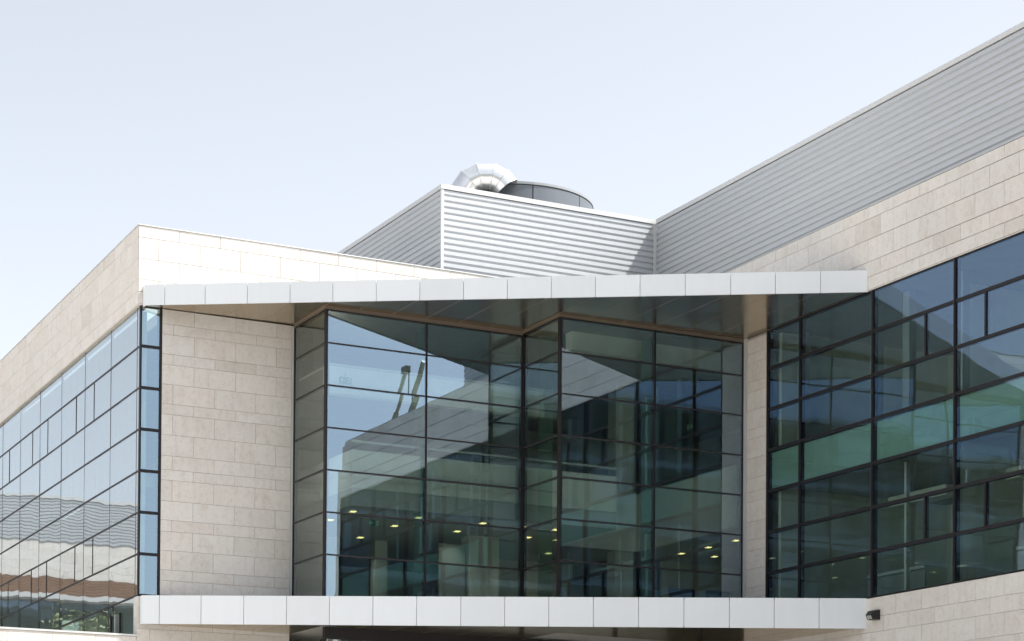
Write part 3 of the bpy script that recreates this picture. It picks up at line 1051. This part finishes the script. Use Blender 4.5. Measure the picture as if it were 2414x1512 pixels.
# ------------------------------------------------------------------ exit signs and notice boards
def exit_sign(label, x, y, h, flip=False, axis='y'):
    t = thing('exit_sign', label, 'exit sign', (x, y, Z(h)))
    s = -1 if flip else 1

    def b(name, a0, a1, h0, h1, d0, d1, m):
        a0, a1 = sorted((a0 * s, a1 * s))
        if axis == 'y':
            box(name, x + a0, x + a1, y - d1, y - d0, Z(h + h0), Z(h + h1), m, t)
        else:
            box(name, x - d1, x - d0, y - a1, y - a0, Z(h + h0), Z(h + h1), m, t)
    b('plate', -0.15, 0.15, -0.075, 0.075, 0.0, 0.02, GREEN)
    b('arrow_shaft', -0.125, -0.03, -0.008, 0.008, 0.022, 0.026, WHITE)
    for k in range(4):
        b('arrow_head', -0.125 + 0.011 * k, -0.108 + 0.011 * k, 0.006 + 0.011 * k, 0.019 + 0.011 * k, 0.022, 0.026, WHITE)
        b('arrow_head', -0.125 + 0.011 * k, -0.108 + 0.011 * k, -0.019 - 0.011 * k, -0.006 - 0.011 * k, 0.022, 0.026, WHITE)
    b('pictogram_door', 0.05, 0.12, -0.06, 0.06, 0.022, 0.024, WHITE)
    b('pictogram_head', 0.072, 0.088, 0.030, 0.046, 0.025, 0.027, GREEN)
    b('pictogram_body', 0.072, 0.094, -0.012, 0.026, 0.025, 0.027, GREEN)
    b('pictogram_arm', 0.052, 0.074, 0.004, 0.014, 0.025, 0.027, GREEN)
    b('pictogram_leg', 0.090, 0.106, -0.050, -0.012, 0.025, 0.027, GREEN)
    b('pictogram_leg', 0.060, 0.074, -0.040, -0.010, 0.025, 0.027, GREEN)
    b('hanger', -0.01, 0.01, 0.076, 0.20, 0.006, 0.014, STEEL)


exit_sign('green exit sign with left arrow, lower one behind the left bay glass', 5.52, -1.2, 8.18)
exit_sign('faint green exit sign high behind the left bay glass in the sky reflection', 4.52, -1.74, 11.42)
exit_sign('green exit sign with arrow pointing right, on the wall inside the right bay', UR - 0.02, -1.37, 11.375, True, 'x')
for x, lab in ((16.65, 'dark blue notice board low behind the right bay glass, left one'), (17.9, 'dark blue notice board low behind the right bay glass, partly hidden by frame')):
    t = thing('notice_board', lab, 'notice board', (x, 2.58, Z(7.2)))
    box('board', x - 0.42, x + 0.42, 2.55, 2.598, Z(6.7), Z(7.74), BLUE, t)
    for k in range(2):
        box('frame', x - 0.45, x + 0.45, 2.54, 2.598, Z(6.66) + k * 1.085, Z(6.695) + k * 1.085, STEEL, t)

# ------------------------------------------------------------------ courtyard wing mirrored in the left glass
CW = thing('courtyard_wing', 'ribbed metal and limestone wing with brown sunscreen seen mirrored in the left glass', 'building', (-20, 52, 0))
Y = 50.4
cf = Face('y', Y)
planks('cladding_plank', Face('y', Y), -44.0, 0.0, [17.1 - RIB * k for k in range(1, 14)], CW)
box('coping', -44.1, 0.0, Y - 0.06, Y + 0.3, Z(17.11), Z(17.24), TRIM, CW)
courses(cf, -44.0, 0.0, [15.05, 14.6, 14.1, 13.72, 13.36], 0.3, 1.3, CW)
for k in range(6):
    box('sunscreen_board', -44.0, 0.0, Y - 0.10, Y - 0.02, Z(12.50) + 0.14 * k, Z(12.63) + 0.14 * k, BROWN, CW)
box('ledge', -44.0, 0.0, Y - 0.9, Y + 0.0, Z(12.24), Z(12.46), TRIM, CW)
box('wall', -44.0, 0.0, Y + 0.034, Y + 8, Z(12.2), Z(17.1), JOINT, CW)
box('wall', -44.0, 0.0, Y + 3, Y + 8, 0, Z(12.2), INDARK, CW)
for k in range(17):
    x = -44.0 + 2.7 * k
    cf.box('mullion', x - 0.05, x + 0.05, 0, Z(12.2), 0.1, 0.03, FRAME, CW)
for k in range(16):
    x = -44.0 + 2.7 * k
    for z0, z1 in ((Z(4.6), Z(8.3)), (Z(8.4), Z(10.7)), (Z(10.8), Z(12.2))):
        cf.pane('glass_pane', x + 0.05, x + 2.65, z0, z1, GLASS_R, CW)
for h in (8.35, 10.75):
    cf.box('transom', -44.0, 0.0, Z(h) - 0.05, Z(h) + 0.05, 0.1, 0.02, FRAME, CW)

rot2 = Matrix.Rotation(-2 * SWING, 4, 'Z')
CW.location = rot2 @ CW.location
CW.rotation_euler.z = -2 * SWING

# unseen dark block added behind the viewer to darken the double reflections
OB = thing('added_dark_block', 'unseen dark block added behind the viewer to darken the mirrored windows', 'building', (-27, -66, 0))
DARKBRICK = plain('dark_brick', (0.13, 0.125, 0.125), 0.85, 0, 0.15)
box('wall', -62.0, 6.0, -80.0, -62.04, 0, 28.0, DARKBRICK, OB)
box('coping', -62.2, 6.2, -80.2, -61.9, 28.005, 28.3, TRIM, OB)
for i in range(8):
    z = 0.9 + 3.45 * i
    box('floor_band', -62.0, 6.0, -62.035, -61.96, z + 2.5, z + 2.85, INDARK, OB)
    for k in range(17):
        x = -61.0 + 4.0 * k
        w = box('window_frame', x, x + 2.6, -62.035, -61.98, z, z + 2.3, FRAME, OB)
        box('pane', x + 0.08, x + 2.52, -61.978, -61.97, z + 0.08, z + 2.22, INDARK if (i * 5 + k * 3) % 7 == 0 else BLACK, OB)

# tree on the terrace, mirrored in the left glass
tx, ty = -12.5, 48.2
TR = thing('terrace_tree', 'slender sunlit tree on the terrace seen mirrored in the left glass', 'tree', (tx, ty, Z(4.5)))


def limb(bm, p0, p1, r0, r1, seg=7):
    d = (p1 - p0).normalized()
    a = d.orthogonal().normalized()
    b = d.cross(a)
    rings = []
    for p, r in ((p0, r0), (p1, r1)):
        rings.append([bm.verts.new(p + a * math.cos(2 * math.pi * k / seg) * r + b * math.sin(2 * math.pi * k / seg) * r) for k in range(seg)])
    for k in range(seg):
        bm.faces.new((rings[0][k], rings[0][(k + 1) % seg], rings[1][(k + 1) % seg], rings[1][k]))


bm = bmesh.new()
limb(bm, Vector((0, 0, 0)), Vector((0.1, 0, 5.4)), 0.12, 0.06)
tips = []
for k in range(9):
    a = k * 2.4
    p0 = Vector((0.1, 0, 3.8 + 0.2 * k))
    p1 = p0 + Vector((math.cos(a) * 1.0, math.sin(a) * 0.8, 0.8))
    limb(bm, p0, p1, 0.04, 0.012)
    tips.append(p1)
me = bpy.data.meshes.new('trunk')
bm.to_mesh(me)
bm.free()
me.materials.append(BARK)
link('trunk', me, (tx, ty, Z(4.5)), TR)
vv, ff = [], []
for k in range(1700):
    c = random.choice(tips) + Vector((random.gauss(0, 0.42), random.gauss(0, 0.42), 0.35 + random.gauss(0, 0.36)))
    a = Vector((random.gauss(0, 1), random.gauss(0, 1), random.gauss(0, 1))).normalized() * random.uniform(0.05, 0.11)
    b = a.orthogonal().normalized() * 0.035
    o = len(vv)
    vv += [c - a, c + b, c + a, c - b]
    ff.append((o, o + 1, o + 2, o + 3))
me = bpy.data.meshes.new('crown')
me.from_pydata(vv, [], ff)
me.materials.append(LEAF)
o = link('crown', me, (tx, ty, Z(4.5)), TR)
TR.location = rot2 @ TR.location

# ------------------------------------------------------------------ crane mirrored in the left bay
CR = thing('mobile_crane', 'twin boomed mobile crane seen mirrored in the sky of the left bay', 'crane', (30, -76, 0))


def beam(name, p0, p1, r0, r1, mat, parent, seg=8):
    bm = bmesh.new()
    p0, p1 = Vector(p0), Vector(p1)
    c = (p0 + p1) / 2
    limb(bm, p0 - c, p1 - c, r0, r1, seg)
    bmesh.ops.holes_fill(bm, edges=[e for e in bm.edges if e.is_boundary])
    bmesh.ops.recalc_face_normals(bm, faces=bm.faces)
    me = bpy.data.meshes.new(name)
    bm.to_mesh(me)
    bm.free()
    me.materials.append(mat)
    return link(name, me, c, parent)


beam('boom', (30, -74.5, 2.6), (30, -56.27, Z(23.6)), 0.17, 0.15, CRANEM, CR)
beam('boom_extension', (30, -56.27, Z(23.6)), (30, -54.7, Z(25.55)), 0.11, 0.10, CRANEM, CR)
beam('boom', (30, -72.5, 2.6), (30, -54.4, Z(23.3)), 0.18, 0.16, CRANEM, CR)
beam('boom_extension', (30, -54.4, Z(23.3)), (30, -52.4, Z(25.5)), 0.17, 0.12, CRANEM, CR)
box('boom_head', 29.85, 30.15, -54.95, -54.45, Z(25.4), Z(25.72), CRANEM, CR)
box('hoist_cable', 29.97, 30.03, -54.35, -54.32, Z(22.6), Z(25.45), FRAME, CR)
box('carrier', 28.6, 31.4, -81.0, -70.0, 0.9, 2.4, CRANEM, CR)
box('cab', 28.7, 31.3, -83.6, -81.1, 0.8, 3.1, CRANEM, CR)
for y in (-82.4, -79.2, -77.6, -72.8, -71.2):
    for x in (28.55, 31.15):
        beam('wheel', (x, y, 0.62), (x + 0.3, y, 0.62), 0.62, 0.62, TYRE, CR, 16)
